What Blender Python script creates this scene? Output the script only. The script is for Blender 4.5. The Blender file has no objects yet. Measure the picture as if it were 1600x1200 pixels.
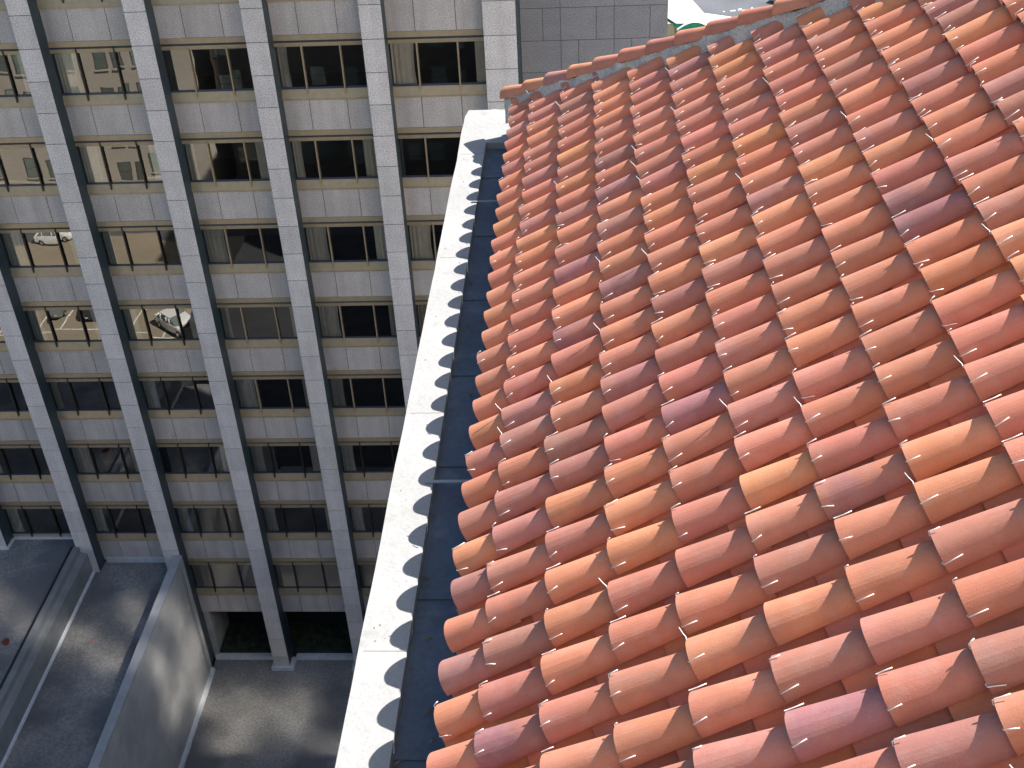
import bpy, bmesh, math, random
from mathutils import Matrix, Vector, noise
from bpy_extras.object_utils import world_to_camera_view

random.seed(7)
S = bpy.context.scene
COL = S.collection
ZS = 38.0                      # street level is z = 0

# ------------------------------------------------------------------ camera
cam = bpy.data.cameras.new('camera')
cam_o = bpy.data.objects.new('camera', cam)
COL.objects.link(cam_o)
R = [[0.9979971255876736, 0.044595217404064066, -0.044866512048804076],
     [-0.011427248629022169, -0.5704902191816312, -0.8212248947802695],
     [-0.062218609012993295, 0.8200927852400474, -0.5688379982822083]]
CL = (19.214361186949645, -40.66335006248135, 13.501459537471522 + ZS)
cam_o.matrix_world = Matrix(((R[0][0], -R[1][0], -R[2][0], CL[0]),
                             (R[0][1], -R[1][1], -R[2][1], CL[1]),
                             (R[0][2], -R[1][2], -R[2][2], CL[2]),
                             (0, 0, 0, 1)))
cam.sensor_width = 36
cam.lens = 1857.93 / 1600 * 36
cam.clip_start = 0.1
cam.clip_end = 3000
S.camera = cam_o
S.render.resolution_x, S.render.resolution_y = 1024, 768

# ------------------------------------------------------------------ sky and sun
SUN = Vector((0.40, 0.25, 0.48)).normalized()        # towards the sun
w = bpy.data.worlds.new('World')
S.world = w
w.use_nodes = True
nt = w.node_tree
sky = nt.nodes.new('ShaderNodeTexSky')
sky.sky_type = 'NISHITA'
sky.sun_disc = False
sky.sun_elevation = math.asin(SUN.z)
sky.sun_rotation = math.atan2(SUN.x, SUN.y)
sky.dust_density = 0.6
sky.ozone_density = 2.0
bg = nt.nodes['Background']
bg.inputs['Strength'].default_value = 0.072
nt.links.new(sky.outputs[0], bg.inputs[0])
sl = bpy.data.lights.new('sun', 'SUN')
sl.energy = 5.0
sl.angle = math.radians(0.53)
sl.color = (1.0, 0.965, 0.92)
sun_o = bpy.data.objects.new('sun', sl)
sun_o.rotation_euler = SUN.to_track_quat('Z', 'Y').to_euler()
sun_o.location = (60, 20, 120)
COL.objects.link(sun_o)
S.view_settings.view_transform = 'Standard'
S.view_settings.look = 'None'
S.view_settings.gamma = 1
S.view_settings.exposure = 1.32
S.cycles.max_bounces = 8
S.cycles.transparent_max_bounces = 12
S.cycles.use_guiding = True            # finds the sunlight thrown into the court by the added tower's panes
S.cycles.use_surface_guiding = True
S.cycles.surface_guiding_probability = .5
S.cycles.blur_glossy = 0
S.cycles.sample_clamp_indirect = 0


# ------------------------------------------------------------------ materials
def mat(name, base, rough=0.7, metal=0.0, var=0.0, nscale=3.0, speck=0.0, sscale=60.0,
        bump=0.0, bscale=30.0, objvar=0.0, spec=0.4, dark=None, obj_color=False, streak=0.0):
    m = bpy.data.materials.new(name)
    m.use_nodes = True
    t = m.node_tree
    N, L = t.nodes, t.links
    b = N['Principled BSDF']
    b.inputs['Roughness'].default_value = rough
    b.inputs['Metallic'].default_value = metal
    b.inputs['Specular IOR Level'].default_value = spec
    col = None

    def mulval(colsock, valsock):
        mx = N.new('ShaderNodeMix')
        mx.data_type = 'RGBA'
        mx.blend_type = 'MULTIPLY'
        mx.inputs[0].default_value = 1
        L.new(colsock, mx.inputs[6])
        L.new(valsock, mx.inputs[7])
        return mx.outputs[2]

    if obj_color:
        oi = N.new('ShaderNodeObjectInfo')
        col = oi.outputs['Color']
    else:
        rgb = N.new('ShaderNodeRGB')
        rgb.outputs[0].default_value = (*base, 1)
        col = rgb.outputs[0]
    tc = N.new('ShaderNodeTexCoord')
    geo = N.new('ShaderNodeNewGeometry')

    def nz(scale, detail, lo, hi, mn, mx_, coord):
        n = N.new('ShaderNodeTexNoise')
        n.inputs['Scale'].default_value = scale
        n.inputs['Detail'].default_value = detail
        L.new(coord, n.inputs['Vector'])
        r = N.new('ShaderNodeMapRange')
        r.inputs['From Min'].default_value = lo
        r.inputs['From Max'].default_value = hi
        r.inputs['To Min'].default_value = mn
        r.inputs['To Max'].default_value = mx_
        L.new(n.outputs['Fac'], r.inputs['Value'])
        return r.outputs[0]
    if var:
        col = mulval(col, nz(nscale, 5, .3, .7, 1 - var, 1 + var, geo.outputs['Position']))
    if speck:
        col = mulval(col, nz(sscale, 2, .3, .7, 1 - speck, 1 + speck, geo.outputs['Position']))
    if streak:
        mpn = N.new('ShaderNodeMapping')
        mpn.inputs['Scale'].default_value = (2.4, 2.4, .22)
        L.new(geo.outputs['Position'], mpn.inputs['Vector'])
        col = mulval(col, nz(1.0, 4, .35, .7, 1 + streak * .5, 1 - streak, mpn.outputs[0]))
    if objvar:
        oi = N.new('ShaderNodeObjectInfo')
        r = N.new('ShaderNodeMapRange')
        r.inputs['To Min'].default_value = 1 - objvar
        r.inputs['To Max'].default_value = 1 + objvar
        L.new(oi.outputs['Random'], r.inputs['Value'])
        col = mulval(col, r.outputs[0])
    if dark:
        f = nz(dark[1], 6, dark[2], dark[2] + .12, 0, dark[3], geo.outputs['Position'])
        mx = N.new('ShaderNodeMix')
        mx.data_type = 'RGBA'
        L.new(f, mx.inputs[0])
        L.new(col, mx.inputs[6])
        mx.inputs[7].default_value = (*dark[0], 1)
        col = mx.outputs[2]
    L.new(col, b.inputs['Base Color'])
    if bump:
        n = N.new('ShaderNodeTexNoise')
        n.inputs['Scale'].default_value = bscale
        n.inputs['Detail'].default_value = 6
        L.new(geo.outputs['Position'], n.inputs['Vector'])
        bp = N.new('ShaderNodeBump')
        bp.inputs['Strength'].default_value = bump
        bp.inputs['Distance'].default_value = 0.02
        L.new(n.outputs['Fac'], bp.inputs['Height'])
        L.new(bp.outputs[0], b.inputs['Normal'])
    return m


def glass_mat(name, refl, tint, rough=0.0, grough=0.0):
    m = bpy.data.materials.new(name)
    m.use_nodes = True
    t = m.node_tree
    N, L = t.nodes, t.links
    N.remove(N['Principled BSDF'])
    out = N['Material Output']
    tr = N.new('ShaderNodeBsdfTransparent')
    tr.inputs[0].default_value = (*tint, 1)
    gl = N.new('ShaderNodeBsdfGlossy')
    gl.inputs['Roughness'].default_value = grough
    gl.inputs[0].default_value = (.93, .9, .84, 1)
    fr = N.new('ShaderNodeLayerWeight')
    fr.inputs[0].default_value = 0.35
    mr = N.new('ShaderNodeMapRange')
    mr.inputs['To Min'].default_value = refl
    mr.inputs['To Max'].default_value = 0.95
    L.new(fr.outputs['Fresnel'], mr.inputs['Value'])
    mx = N.new('ShaderNodeMixShader')
    L.new(mr.outputs[0], mx.inputs[0])
    L.new(tr.outputs[0], mx.inputs[1])
    L.new(gl.outputs[0], mx.inputs[2])
    # slow waviness of float glass
    geo = N.new('ShaderNodeNewGeometry')
    n = N.new('ShaderNodeTexNoise')
    n.inputs['Scale'].default_value = 0.9
    n.inputs['Detail'].default_value = 1
    L.new(geo.outputs['Position'], n.inputs['Vector'])
    bp = N.new('ShaderNodeBump')
    bp.inputs['Strength'].default_value = 0.06
    bp.inputs['Distance'].default_value = 0.02
    L.new(n.outputs['Fac'], bp.inputs['Height'])
    L.new(bp.outputs[0], gl.inputs['Normal'])
    L.new(mx.outputs[0], out.inputs[0])
    return m


def tile_mat(name):
    m = mat(name, (1, 1, 1), rough=0.92, var=0.08, nscale=7, speck=0.07, sscale=170,
            bump=0.08, bscale=120, obj_color=True, spec=0.12)
    t = m.node_tree
    N, L = t.nodes, t.links
    b = N['Principled BSDF']
    src = b.inputs['Base Color'].links[0].from_socket
    # fired "flash": each tile drifts to a second clay colour over part of its length
    oi = N.new('ShaderNodeObjectInfo')
    tc = N.new('ShaderNodeTexCoord')
    mp = N.new('ShaderNodeVectorMath')
    mp.operation = 'ADD'
    cmb = N.new('ShaderNodeCombineXYZ')
    sc = N.new('ShaderNodeMath')
    sc.operation = 'MULTIPLY'
    sc.inputs[1].default_value = 57.0
    L.new(oi.outputs['Random'], sc.inputs[0])
    L.new(sc.outputs[0], cmb.inputs[0])
    L.new(sc.outputs[0], cmb.inputs[1])
    L.new(tc.outputs['Object'], mp.inputs[0])
    L.new(cmb.outputs[0], mp.inputs[1])
    n = N.new('ShaderNodeTexNoise')
    n.inputs['Scale'].default_value = 3.2
    n.inputs['Detail'].default_value = 3
    L.new(mp.outputs[0], n.inputs['Vector'])
    r = N.new('ShaderNodeMapRange')
    r.inputs['From Min'].default_value = .46
    r.inputs['From Max'].default_value = .66
    r.inputs['To Max'].default_value = .6
    L.new(n.outputs['Fac'], r.inputs['Value'])
    ramp = N.new('ShaderNodeValToRGB')
    ramp.color_ramp.elements[0].color = (.53, .205, .10, 1)
    ramp.color_ramp.elements[1].color = (.34, .155, .125, 1)
    L.new(oi.outputs['Random'], ramp.inputs[0])
    mx = N.new('ShaderNodeMix')
    mx.data_type = 'RGBA'
    L.new(r.outputs[0], mx.inputs[0])
    L.new(src, mx.inputs[6])
    L.new(ramp.outputs[0], mx.inputs[7])
    # pale dust / lime on some tiles
    n2 = N.new('ShaderNodeTexNoise')
    n2.inputs['Scale'].default_value = 14
    n2.inputs['Detail'].default_value = 8
    L.new(mp.outputs[0], n2.inputs['Vector'])
    r2 = N.new('ShaderNodeMapRange')
    r2.inputs['From Min'].default_value = .5
    r2.inputs['From Max'].default_value = .8
    r2.inputs['To Max'].default_value = .22
    L.new(n2.outputs['Fac'], r2.inputs['Value'])
    mx2 = N.new('ShaderNodeMix')
    mx2.data_type = 'RGBA'
    L.new(r2.outputs[0], mx2.inputs[0])
    L.new(mx.outputs[2], mx2.inputs[6])
    mx2.inputs[7].default_value = (.42, .36, .32, 1)
    L.new(mx2.outputs[2], b.inputs['Base Color'])
    return m


M = {}
M['granite'] = mat('granite', (.73, .665, .63), .6, var=.07, nscale=1.6, speck=.30, sscale=22, objvar=.07, spec=.35, streak=.10)
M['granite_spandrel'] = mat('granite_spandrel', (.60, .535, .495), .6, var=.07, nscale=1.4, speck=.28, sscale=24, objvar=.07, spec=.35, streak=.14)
M['granite_core'] = mat('granite_core', (.10, .10, .105), .8)
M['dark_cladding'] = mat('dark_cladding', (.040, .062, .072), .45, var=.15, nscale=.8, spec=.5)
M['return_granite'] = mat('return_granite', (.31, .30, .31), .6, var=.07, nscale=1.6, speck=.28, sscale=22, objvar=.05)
M['bronze'] = mat('bronze', (.46, .36, .23), .42, .25, var=.08, nscale=4, spec=.5)
M['bronze_dark'] = mat('bronze_dark', (.055, .046, .036), .4, .3)
M['slot'] = mat('slot', (.06, .07, .11), .35)
M['glass'] = glass_mat('glass', .20, (.95, .95, .91))
M['sun_glass'] = glass_mat('sun_glass', .36, (.05, .05, .05), grough=.055)
M['tower_blind'] = mat('tower_blind', (.45, .42, .38), .9, objvar=.2)
M['dark_glass'] = glass_mat('dark_glass', .10, (.10, .11, .10))
M['curtain'] = mat('curtain', (.68, .62, .55), .9, objvar=.25, var=.06, nscale=3)
M['blind'] = mat('blind', (.62, .52, .45), .8, objvar=.1)
M['interior'] = mat('interior', (.10, .095, .09), .9, var=.3, nscale=.9)
M['furniture'] = mat('furniture', (.30, .22, .15), .6, objvar=.5)
M['roofing'] = mat('roofing', (.25, .238, .222), .9, var=.25, nscale=.5, speck=.25, sscale=9, bump=.3, bscale=12,
                   dark=((.13, .13, .135), .28, .48, .8))
M['concrete'] = mat('concrete', (.42, .418, .41), .85, var=.13, nscale=.7, speck=.08, sscale=18, bump=.2, bscale=8,
                    dark=((.30, .295, .28), .45, .52, .6))
M['coping'] = mat('coping', (.34, .35, .36), .7, var=.12, nscale=1.3)
M['metal_edge'] = mat('metal_edge', (.30, .31, .31), .5, .4, var=.15, nscale=1.1)
M['flashing'] = mat('flashing', (.62, .64, .66), .6, var=.12, nscale=2.5, speck=.1, sscale=20)
M['white_paint'] = mat('white_paint', (.30, .295, .285), .8, var=.07, nscale=2.2, speck=.07, sscale=45, bump=.35, bscale=14,
                       dark=((.22, .21, .195), 4.5, .62, .6))
M['gutter'] = mat('gutter', (.095, .118, .15), .7, .0, var=.2, nscale=2.0, speck=.1, sscale=25,  # navy tone puts the trough's shade into the colour
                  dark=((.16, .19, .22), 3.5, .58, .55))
M['ledge_joint'] = mat('ledge_joint', (.16, .155, .15), .9)
M['litter'] = mat('litter', (.16, .13, .09), .9, var=.4, nscale=40)
M['tile'] = tile_mat('tile')
M['mortar'] = mat('mortar', (.46, .42, .38), .95, var=.2, nscale=8, speck=.25, sscale=60, bump=.8, bscale=40)
M['wire'] = mat('wire', (.80, .80, .76), .45, .1)
M['deck'] = mat('deck', (.12, .06, .045), .9, var=.3, nscale=5)
M['stucco'] = mat('stucco', (.68, .64, .57), .85, var=.06, nscale=.5, bump=.2, bscale=20)
M['stucco_dark'] = mat('stucco_dark', (.48, .44, .39), .85, var=.08, nscale=.5)
M['beige'] = mat('beige', (.46, .415, .35), .85, var=.07, nscale=.4, speck=.06, sscale=6)
M['brown_brick'] = mat('brown_brick', (.09, .07, .058), .85, var=.15, nscale=.6)
M['pane'] = mat('pane', (.20, .24, .21), .08, 0, spec=.8, objvar=.5)
M['sash'] = mat('sash', (.10, .10, .085), .5)
M['asphalt'] = mat('asphalt', (.085, .087, .095), .85, var=.3, nscale=.15, speck=.2, sscale=5, dark=((.13, .13, .135), .08, .5, .6))
M['tar'] = mat('tar', (.035, .035, .038), .9, var=.2, nscale=.3)  # near-black colour in place of shade on the mirrored ground
M['lot'] = mat('lot', (.28, .235, .17), .9, var=.1, nscale=.25, speck=.1, sscale=6)
M['pavement'] = mat('pavement', (.72, .71, .68), .85, var=.05, nscale=.5)
M['road_paint'] = mat('road_paint', (.78, .78, .74), .7, var=.1, nscale=2)
M['green'] = mat('green', (.010, .22, .12), .5, var=.1, nscale=2)
M['teal'] = mat('teal', (.10, .62, .52), .5, var=.1, nscale=2)
M['tan_wall'] = mat('tan_wall', (.40, .34, .21), .85, var=.12, nscale=.6)
M['car_white'] = mat('car_white', (.75, .75, .73), .25, spec=.6)
M['car_dark'] = mat('car_dark', (.03, .03, .035), .2, spec=.7)
M['car_grey'] = mat('car_grey', (.20, .21, .22), .25, .3, spec=.6)
M['rubber'] = mat('rubber', (.02, .02, .02), .8)
M['chrome'] = mat('chrome', (.6, .6, .6), .25, .9)
M['hedge'] = mat('hedge', (.028, .038, .022), .95, var=.5, nscale=3, bump=.6, bscale=6)
M['scrap'] = mat('scrap', (.45, .14, .09), .8, var=.2, nscale=30)
M['scrap_dark'] = mat('scrap_dark', (.16, .03, .025), .8, var=.2, nscale=30)
M['dark_block'] = mat('dark_block', (.02, .02, .022), .6)


# ------------------------------------------------------------------ helpers
class MB:
    def __init__(self):
        self.v, self.f, self.mi, self.sm = [], [], [], []

    def face(self, pts, mi=0, sm=False):
        k = len(self.v)
        self.v += [tuple(p) for p in pts]
        self.f.append(tuple(range(k, k + len(pts))))
        self.mi.append(mi)
        self.sm.append(sm)

    def box(self, x0, x1, y0, y1, z0, z1, mi=0):
        k = len(self.v)
        self.v += [(x0, y0, z0), (x1, y0, z0), (x1, y1, z0), (x0, y1, z0),
                   (x0, y0, z1), (x1, y0, z1), (x1, y1, z1), (x0, y1, z1)]
        for q in ((0, 3, 2, 1), (4, 5, 6, 7), (0, 1, 5, 4), (1, 2, 6, 5), (2, 3, 7, 6), (3, 0, 4, 7)):
            self.f.append(tuple(k + a for a in q))
            self.mi.append(mi)
            self.sm.append(False)

    def prism(self, prof, axis, a0, a1, mi=0):
        """closed 2D profile swept along axis: 'x' profile is (y,z); 'y' profile is (x,z)"""
        def P(u, w_, a):
            return (a, u, w_) if axis == 'x' else (u, a, w_)
        k = len(self.v)
        n = len(prof)
        self.v += [P(u, w_, a0) for u, w_ in prof] + [P(u, w_, a1) for u, w_ in prof]
        for i in range(n):
            j = (i + 1) % n
            self.f.append((k + i, k + j, k + n + j, k + n + i))
        self.f.append(tuple(k + i for i in range(n))[::-1])
        self.f.append(tuple(k + n + i for i in range(n)))
        self.mi += [mi] * (n + 2)
        self.sm += [False] * (n + 2)

    def tube(self, pts, r, n=5, mi=0):
        pts = [Vector(p) for p in pts]
        k = len(self.v)
        for i, p in enumerate(pts):
            d = (pts[min(i + 1, len(pts) - 1)] - pts[max(i - 1, 0)]).normalized()
            a = d.orthogonal().normalized()
            b = d.cross(a)
            for q in range(n):
                t = 2 * math.pi * q / n
                self.v.append(tuple(p + (a * math.cos(t) + b * math.sin(t)) * r))
        for i in range(len(pts) - 1):
            for q in range(n):
                q2 = (q + 1) % n
                self.f.append((k + i * n + q, k + i * n + q2, k + (i + 1) * n + q2, k + (i + 1) * n + q))
                self.mi.append(mi)
                self.sm.append(True)
        for e in (0, len(pts) - 1):
            self.f.append(tuple(k + e * n + q for q in range(n)))
            self.mi.append(mi)
            self.sm.append(False)

    def cyl_x(self, x0, x1, cy, cz, r, n=16, mi=0):
        prof = [(cy + r * math.cos(2 * math.pi * i / n), cz + r * math.sin(2 * math.pi * i / n)) for i in range(n)]
        self.prism(prof, 'x', x0, x1, mi)

    def mesh(self, name, mats):
        m = bpy.data.meshes.new(name)
        m.from_pydata(self.v, [], self.f)
        for k in mats:
            m.materials.append(M[k])
        m.polygons.foreach_set('material_index', self.mi)
        m.polygons.foreach_set('use_smooth', self.sm)
        m.validate()
        bm = bmesh.new()
        bm.from_mesh(m)
        bmesh.ops.recalc_face_normals(bm, faces=bm.faces)
        bm.to_mesh(m)
        bm.free()
        m.update()
        return m


def link(name, data, parent=None, loc=(0, 0, 0), basis=None):
    o = bpy.data.objects.new(name, data)
    COL.objects.link(o)
    if parent:
        o.parent = parent
    if basis is not None:
        o.matrix_basis = basis
    else:
        o.location = loc
    return o


def thing(name, label, cat, loc, group=None):
    o = link(name, None, None, loc)
    o.empty_display_size = .2
    tag(o, label, cat, group)
    return o


def tag(o, label, cat, group=None):
    o['label'] = label
    o['category'] = cat
    if group:
        o['group'] = group
    return o


def struct(name, mb, mats):
    o = link(name, mb.mesh(name, mats))
    o['kind'] = 'structure'
    return o


_boxes = {}


def box_mesh(key, dx, dy, dz, mats, bev=0.0):
    """box from the origin corner to (dx,dy,dz), shared between alike pieces, its front arris eased"""
    k = (key, round(dx, 3), round(dy, 3), round(dz, 3))
    if k not in _boxes:
        b = MB()
        if bev:
            e = bev
            k0 = [(0, e, 0), (dx, e, 0), (dx, e, dz), (0, e, dz)]
            f0 = [(e, 0, e), (dx - e, 0, e), (dx - e, 0, dz - e), (e, 0, dz - e)]
            b.face(f0)
            for i in range(4):
                j = (i + 1) % 4
                b.face([k0[i], k0[j], f0[j], f0[i]])
                b.face([k0[i], (k0[i][0], dy, k0[i][2]), (k0[j][0], dy, k0[j][2]), k0[j]])
        else:
            b.box(0, dx, 0, dy, 0, dz)
        _boxes[k] = b.mesh(key, mats)
    return _boxes[k]


# =================================================================== SETTING
STREET = 0.0
COURT = -32.1 + ZS
MID = -25.4 + ZS
UPPER = -23.85 + ZS

g = MB()
g.face([(-900, -900, STREET), (900, -900, STREET), (900, 900, STREET), (-900, 900, STREET)])
struct('street_ground', g, ['asphalt'])

g = MB()
g.face([(-60, -57, .006), (-9.2, -57, .006), (-9.2, -15, .006), (-60, -15, .006)])
struct('parking_lot', g, ['lot'])
g = MB()
for x in (-33.0, -30.2, -27.4, -24.6, -21.8, -19.0, -16.2, -13.4):
    g.face([(x, -45.5, .011), (x + .12, -45.5, .011), (x + .12, -40.3, .011), (x, -40.3, .011)])
g.face([(-33, -40.3, .011), (-13.4, -40.3, .011), (-13.4, -40.18, .011), (-33, -40.18, .011)])
struct('parking_marking', g, ['road_paint'])

# lower court, middle and upper terraces: built as solid blocks
g = MB()
g.box(.1, 17.8, -14.6, 6, COURT - .5, COURT)
struct('lower_court', g, ['roofing'])
g = MB()
g.box(-9, 17.8, -46, -14.602, COURT - .5, COURT - .003)
struct('service_yard', g, ['tar'])  # south end of the court, its shade given by a dark colour
g = MB()
g.box(-4.5, -.22, -14, .75, COURT - 6, MID)
struct('middle_terrace', g, ['roofing'])
g = MB()
g.box(-30, -5.06, -14, .75, 0.02, UPPER)
struct('upper_terrace', g, ['roofing'])

# =================================================================== OFFICE BUILDING
BAY = 4.109
PW = 0.79          # pier width
SP = 0.75          # depth of the spandrel plane behind the pier face
FL = 3.6
MOD = 1.2
KTOP = -4          # storeys counted downwards from the one level with k = 0
office = thing('office_building', 'grey granite office block with projecting piers and bronze framed windows', 'building', (0, 4, COURT))
OR = Vector((0, 4, COURT))


def Z(v):
    return v + ZS


def opart(name, mb, mats, parent=None, org=OR):
    mb.v = [(x - org.x, y - org.y, z - org.z) for x, y, z in mb.v]
    return link(name, mb.mesh(name, mats), parent or office)


ROOFZ = Z(16.0)
b = MB()
# shell behind the windows: side, back and top; interior slabs and a rear partition
b.box(-30, 17.9, 20, 20.4, 0.02, ROOFZ)
b.box(-30, -29.6, .9, 20, 0.02, ROOFZ)
b.box(-29.6, 17.9, .9, 20, ROOFZ - .4, ROOFZ + .003)
b.box(-29.6, 16.2, 5.0, 5.2, COURT - 5, ROOFZ - .4)
opart('shell_wall', b, ['interior'])
for k in range(KTOP, 8):
    b = MB()
    b.box(-29.6, 16.2, .86, 5.0, Z(-FL * k - 3.25), Z(-FL * k - 2.95))
    opart('floor_slab', b, ['interior'])

PIERS = [-3, -2, -1, 0, 1, 2, 3]
PBASE = {-3: UPPER, -2: UPPER, -1: MID, 0: COURT + .0, 1: COURT, 2: COURT, 3: COURT}


def make_pier(x0, x1, zb, right_dark=True, ysp=SP):
    core = MB()
    # the core: front joint ground, dark cladding on both flanks
    core.box(x0 + .006, x1 - .006, .035, ysp + .35, zb, ROOFZ, 0)
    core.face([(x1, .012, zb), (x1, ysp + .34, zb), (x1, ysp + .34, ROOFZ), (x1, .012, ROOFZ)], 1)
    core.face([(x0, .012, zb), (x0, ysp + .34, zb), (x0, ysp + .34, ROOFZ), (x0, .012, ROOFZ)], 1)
    pier = opart('pier', core, ['granite_core', 'dark_cladding'])
    gap = .024
    top = Z(MOD * 6)
    n = 0
    while True:
        z1 = top - MOD * n
        z0 = z1 - MOD
        if z1 <= zb + .05:
            break
        zz0 = max(z0, zb)
        m = box_mesh('stone_panel', x1 - x0 - .006, .05, z1 - zz0 - gap, ['granite'], .004)
        link('stone_panel', m, pier, Vector((x0 + .003, random.uniform(-.0015, .0015), zz0 + gap / 2)) - OR)
        n += 1
    return pier


for i in PIERS:
    zb = PBASE[i]
    make_pier(i * BAY - PW, i * BAY, zb)
make_pier(3.846 * BAY, 4.125 * BAY, COURT, ysp=2.6)       # broad corner pier

# ---- windows (shared meshes, window-local: x 0..3.32, y from the spandrel plane, z 0 = head)
WW = BAY - PW
HEAD, SILLT, SILLB = 0.0, -2.02, -2.42
J1, J2 = .96, 2.36
fb = MB()
fb.box(0, WW, -.035, .12, -.20, HEAD)                       # upper head band
fb.box(0, WW, .03, .12, -.275, -.203, 1)                    # shadow slot
fb.prism([(-.045, -.278), (.12, -.278), (.12, -.42), (-.03, -.42)], 'x', 0, WW, 0)   # lower head rail
FRAME = fb.mesh('window', ['bronze', 'slot'])
sb = MB()
sb.prism([(.10, SILLT), (.02, SILLT - .005), (-.055, SILLB + .07), (-.055, SILLB), (.10, SILLB)], 'x', 0, WW, 0)
SILL = sb.mesh('sill', ['bronze'])
gk = MB()
gk.box(0, WW, .026, .07, SILLT + .001, SILLT + .07)
GASKET = gk.mesh('bottom_rail', ['slot'])
mb_ = MB()
mb_.box(-.025, .025, -.065, .05, -2.22, -.27, 0)
MULL_D = mb_.mesh('mullion', ['bronze_dark'])
mb_ = MB()
mb_.box(-.022, .022, -.065, .05, -2.2, -.27, 0)
MULL_L = mb_.mesh('mullion', ['bronze'])


def pane_mesh(x0, x1):
    p = MB()
    w_ = x1 - x0
    p.face([(0, 0, 0), (w_, 0, 0), (w_, 0, 1.67), (0, 0, 1.67)])
    for e0, e1 in (((0, 0), (w_, 0)), ((w_, 0), (w_, 1.67)), ((w_, 1.67), (0, 1.67)), ((0, 1.67), (0, 0))):
        p.face([(e0[0], 0, e0[1]), (e1[0], 0, e1[1]), (e1[0], .012, e1[1]), (e0[0], .012, e0[1])], 1)
    return p.mesh('pane', ['glass', 'slot'])


PANES = [(0.03, J1 - .02), (J1 + .02, J2 - .02), (J2 + .02, WW - .03)]
PM = [pane_mesh(*q) for q in PANES]
CURT = []
for wdt in (.35, .55, .8, 1.05):
    c = MB()
    n = int(wdt / .045)
    zs = [0, .55, 1.1, 1.62]
    for a in range(n):
        for r in range(3):
            q = []
            for (aa, rr) in ((a, r), (a + 1, r), (a + 1, r + 1), (a, r + 1)):
                q.append((wdt * aa / n * (1 - .06 * math.sin(rr * 1.1)), .035 * math.sin(aa * 1.5708 + .2 * rr) + .01 * math.sin(aa * .7), zs[rr]))
            c.face(q, 0, True)
    CURT.append(c.mesh('curtain', ['curtain']))
bl = MB()
for r in range(17):
    bl.prism([(0, r * .095), (.012, r * .095), (.045, r * .095 + .09), (.033, r * .095 + .09)], 'x', 0, WW - .1)
BLIND = bl.mesh('blind', ['blind'])

WIN = {}


def make_window(i, k):
    x0 = i * BAY
    org = Vector((x0, SP, Z(-FL * k)))
    wn = link('window', FRAME, office, org - OR)
    if i == 3:
        wn.scale.x = (3.846 * BAY - .004 - x0) / WW
    link('sill', SILL, wn)
    link('bottom_rail', GASKET, wn)
    mull = MULL_D if (i <= 0 or k >= 5) else MULL_L
    link('mullion', mull, wn, (J1, 0, 0))
    link('mullion', mull, wn, (J2, 0, 0))
    for q, (pm, (a, c)) in enumerate(zip(PM, PANES)):
        o = link('pane', pm, wn, (a, .05, -2.05))
        o.rotation_euler = (random.gauss(0, .0022), 0, random.gauss(0, .003))
    rnd = random.Random(i * 31 + k * 7 + 5)
    if k == 7:
        link('blind', BLIND, wn, (.05, .075, -2.04))
        return wn
    wl = rnd.choice((0, 1, 1, 2)) if k >= 3 else rnd.choice((0, 1, 2, 2))
    wr = rnd.choice((0, 0, 1)) if k >= 3 else rnd.choice((0, 1, 1, 2))
    if rnd.random() < .85:
        link('curtain', CURT[wl], wn, (.04, .14, -2.02))
    if rnd.random() < .75:
        wd = (.35, .55, .8, 1.05)[wr]
        link('curtain', CURT[wr], wn, (WW - .04 - wd, .14, -2.02))
    return wn


COLS = {-3: 6, -2: 6, -1: 6, 0: 7, 1: 7, 2: 7, 3: 7}
for i in (-3, -2, -1, 0, 1, 2):
    pass
bays = {-3: 6, -2: 6, -1: 6, 0: 7, 1: 7, 2: 7, 3: 7}
for i, kmax in bays.items():
    for k in range(-2, kmax + 1):
        make_window(i, k)
        # spandrel under this window (between it and the next head)
        z1 = Z(-FL * k + SILLB)
        z0 = Z(-FL * (k + 1) + HEAD)
        if i == -1 and k == 6:
            z0 = MID + .12
        if i <= -2 and k == 6:
            continue
        core = MB()
        x0 = i * BAY
        KX = (3.846 * BAY - .004 - x0) / WW if i == 3 else 1.0
        x1 = x0 + WW * KX
        core.box(x0, x1, SP + .03, SP + .3, z0, z1)
        spn = opart('spandrel', core, ['granite_core'])
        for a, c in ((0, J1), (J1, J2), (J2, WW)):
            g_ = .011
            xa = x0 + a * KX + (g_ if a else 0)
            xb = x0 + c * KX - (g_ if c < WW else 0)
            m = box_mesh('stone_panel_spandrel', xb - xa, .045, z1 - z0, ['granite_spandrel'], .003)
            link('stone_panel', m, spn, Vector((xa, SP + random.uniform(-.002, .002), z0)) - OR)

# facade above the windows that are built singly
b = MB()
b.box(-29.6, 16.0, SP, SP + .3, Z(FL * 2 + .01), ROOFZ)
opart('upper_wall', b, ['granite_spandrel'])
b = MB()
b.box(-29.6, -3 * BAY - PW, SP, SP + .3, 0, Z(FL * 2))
opart('side_wall', b, ['granite_spandrel'])

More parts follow.
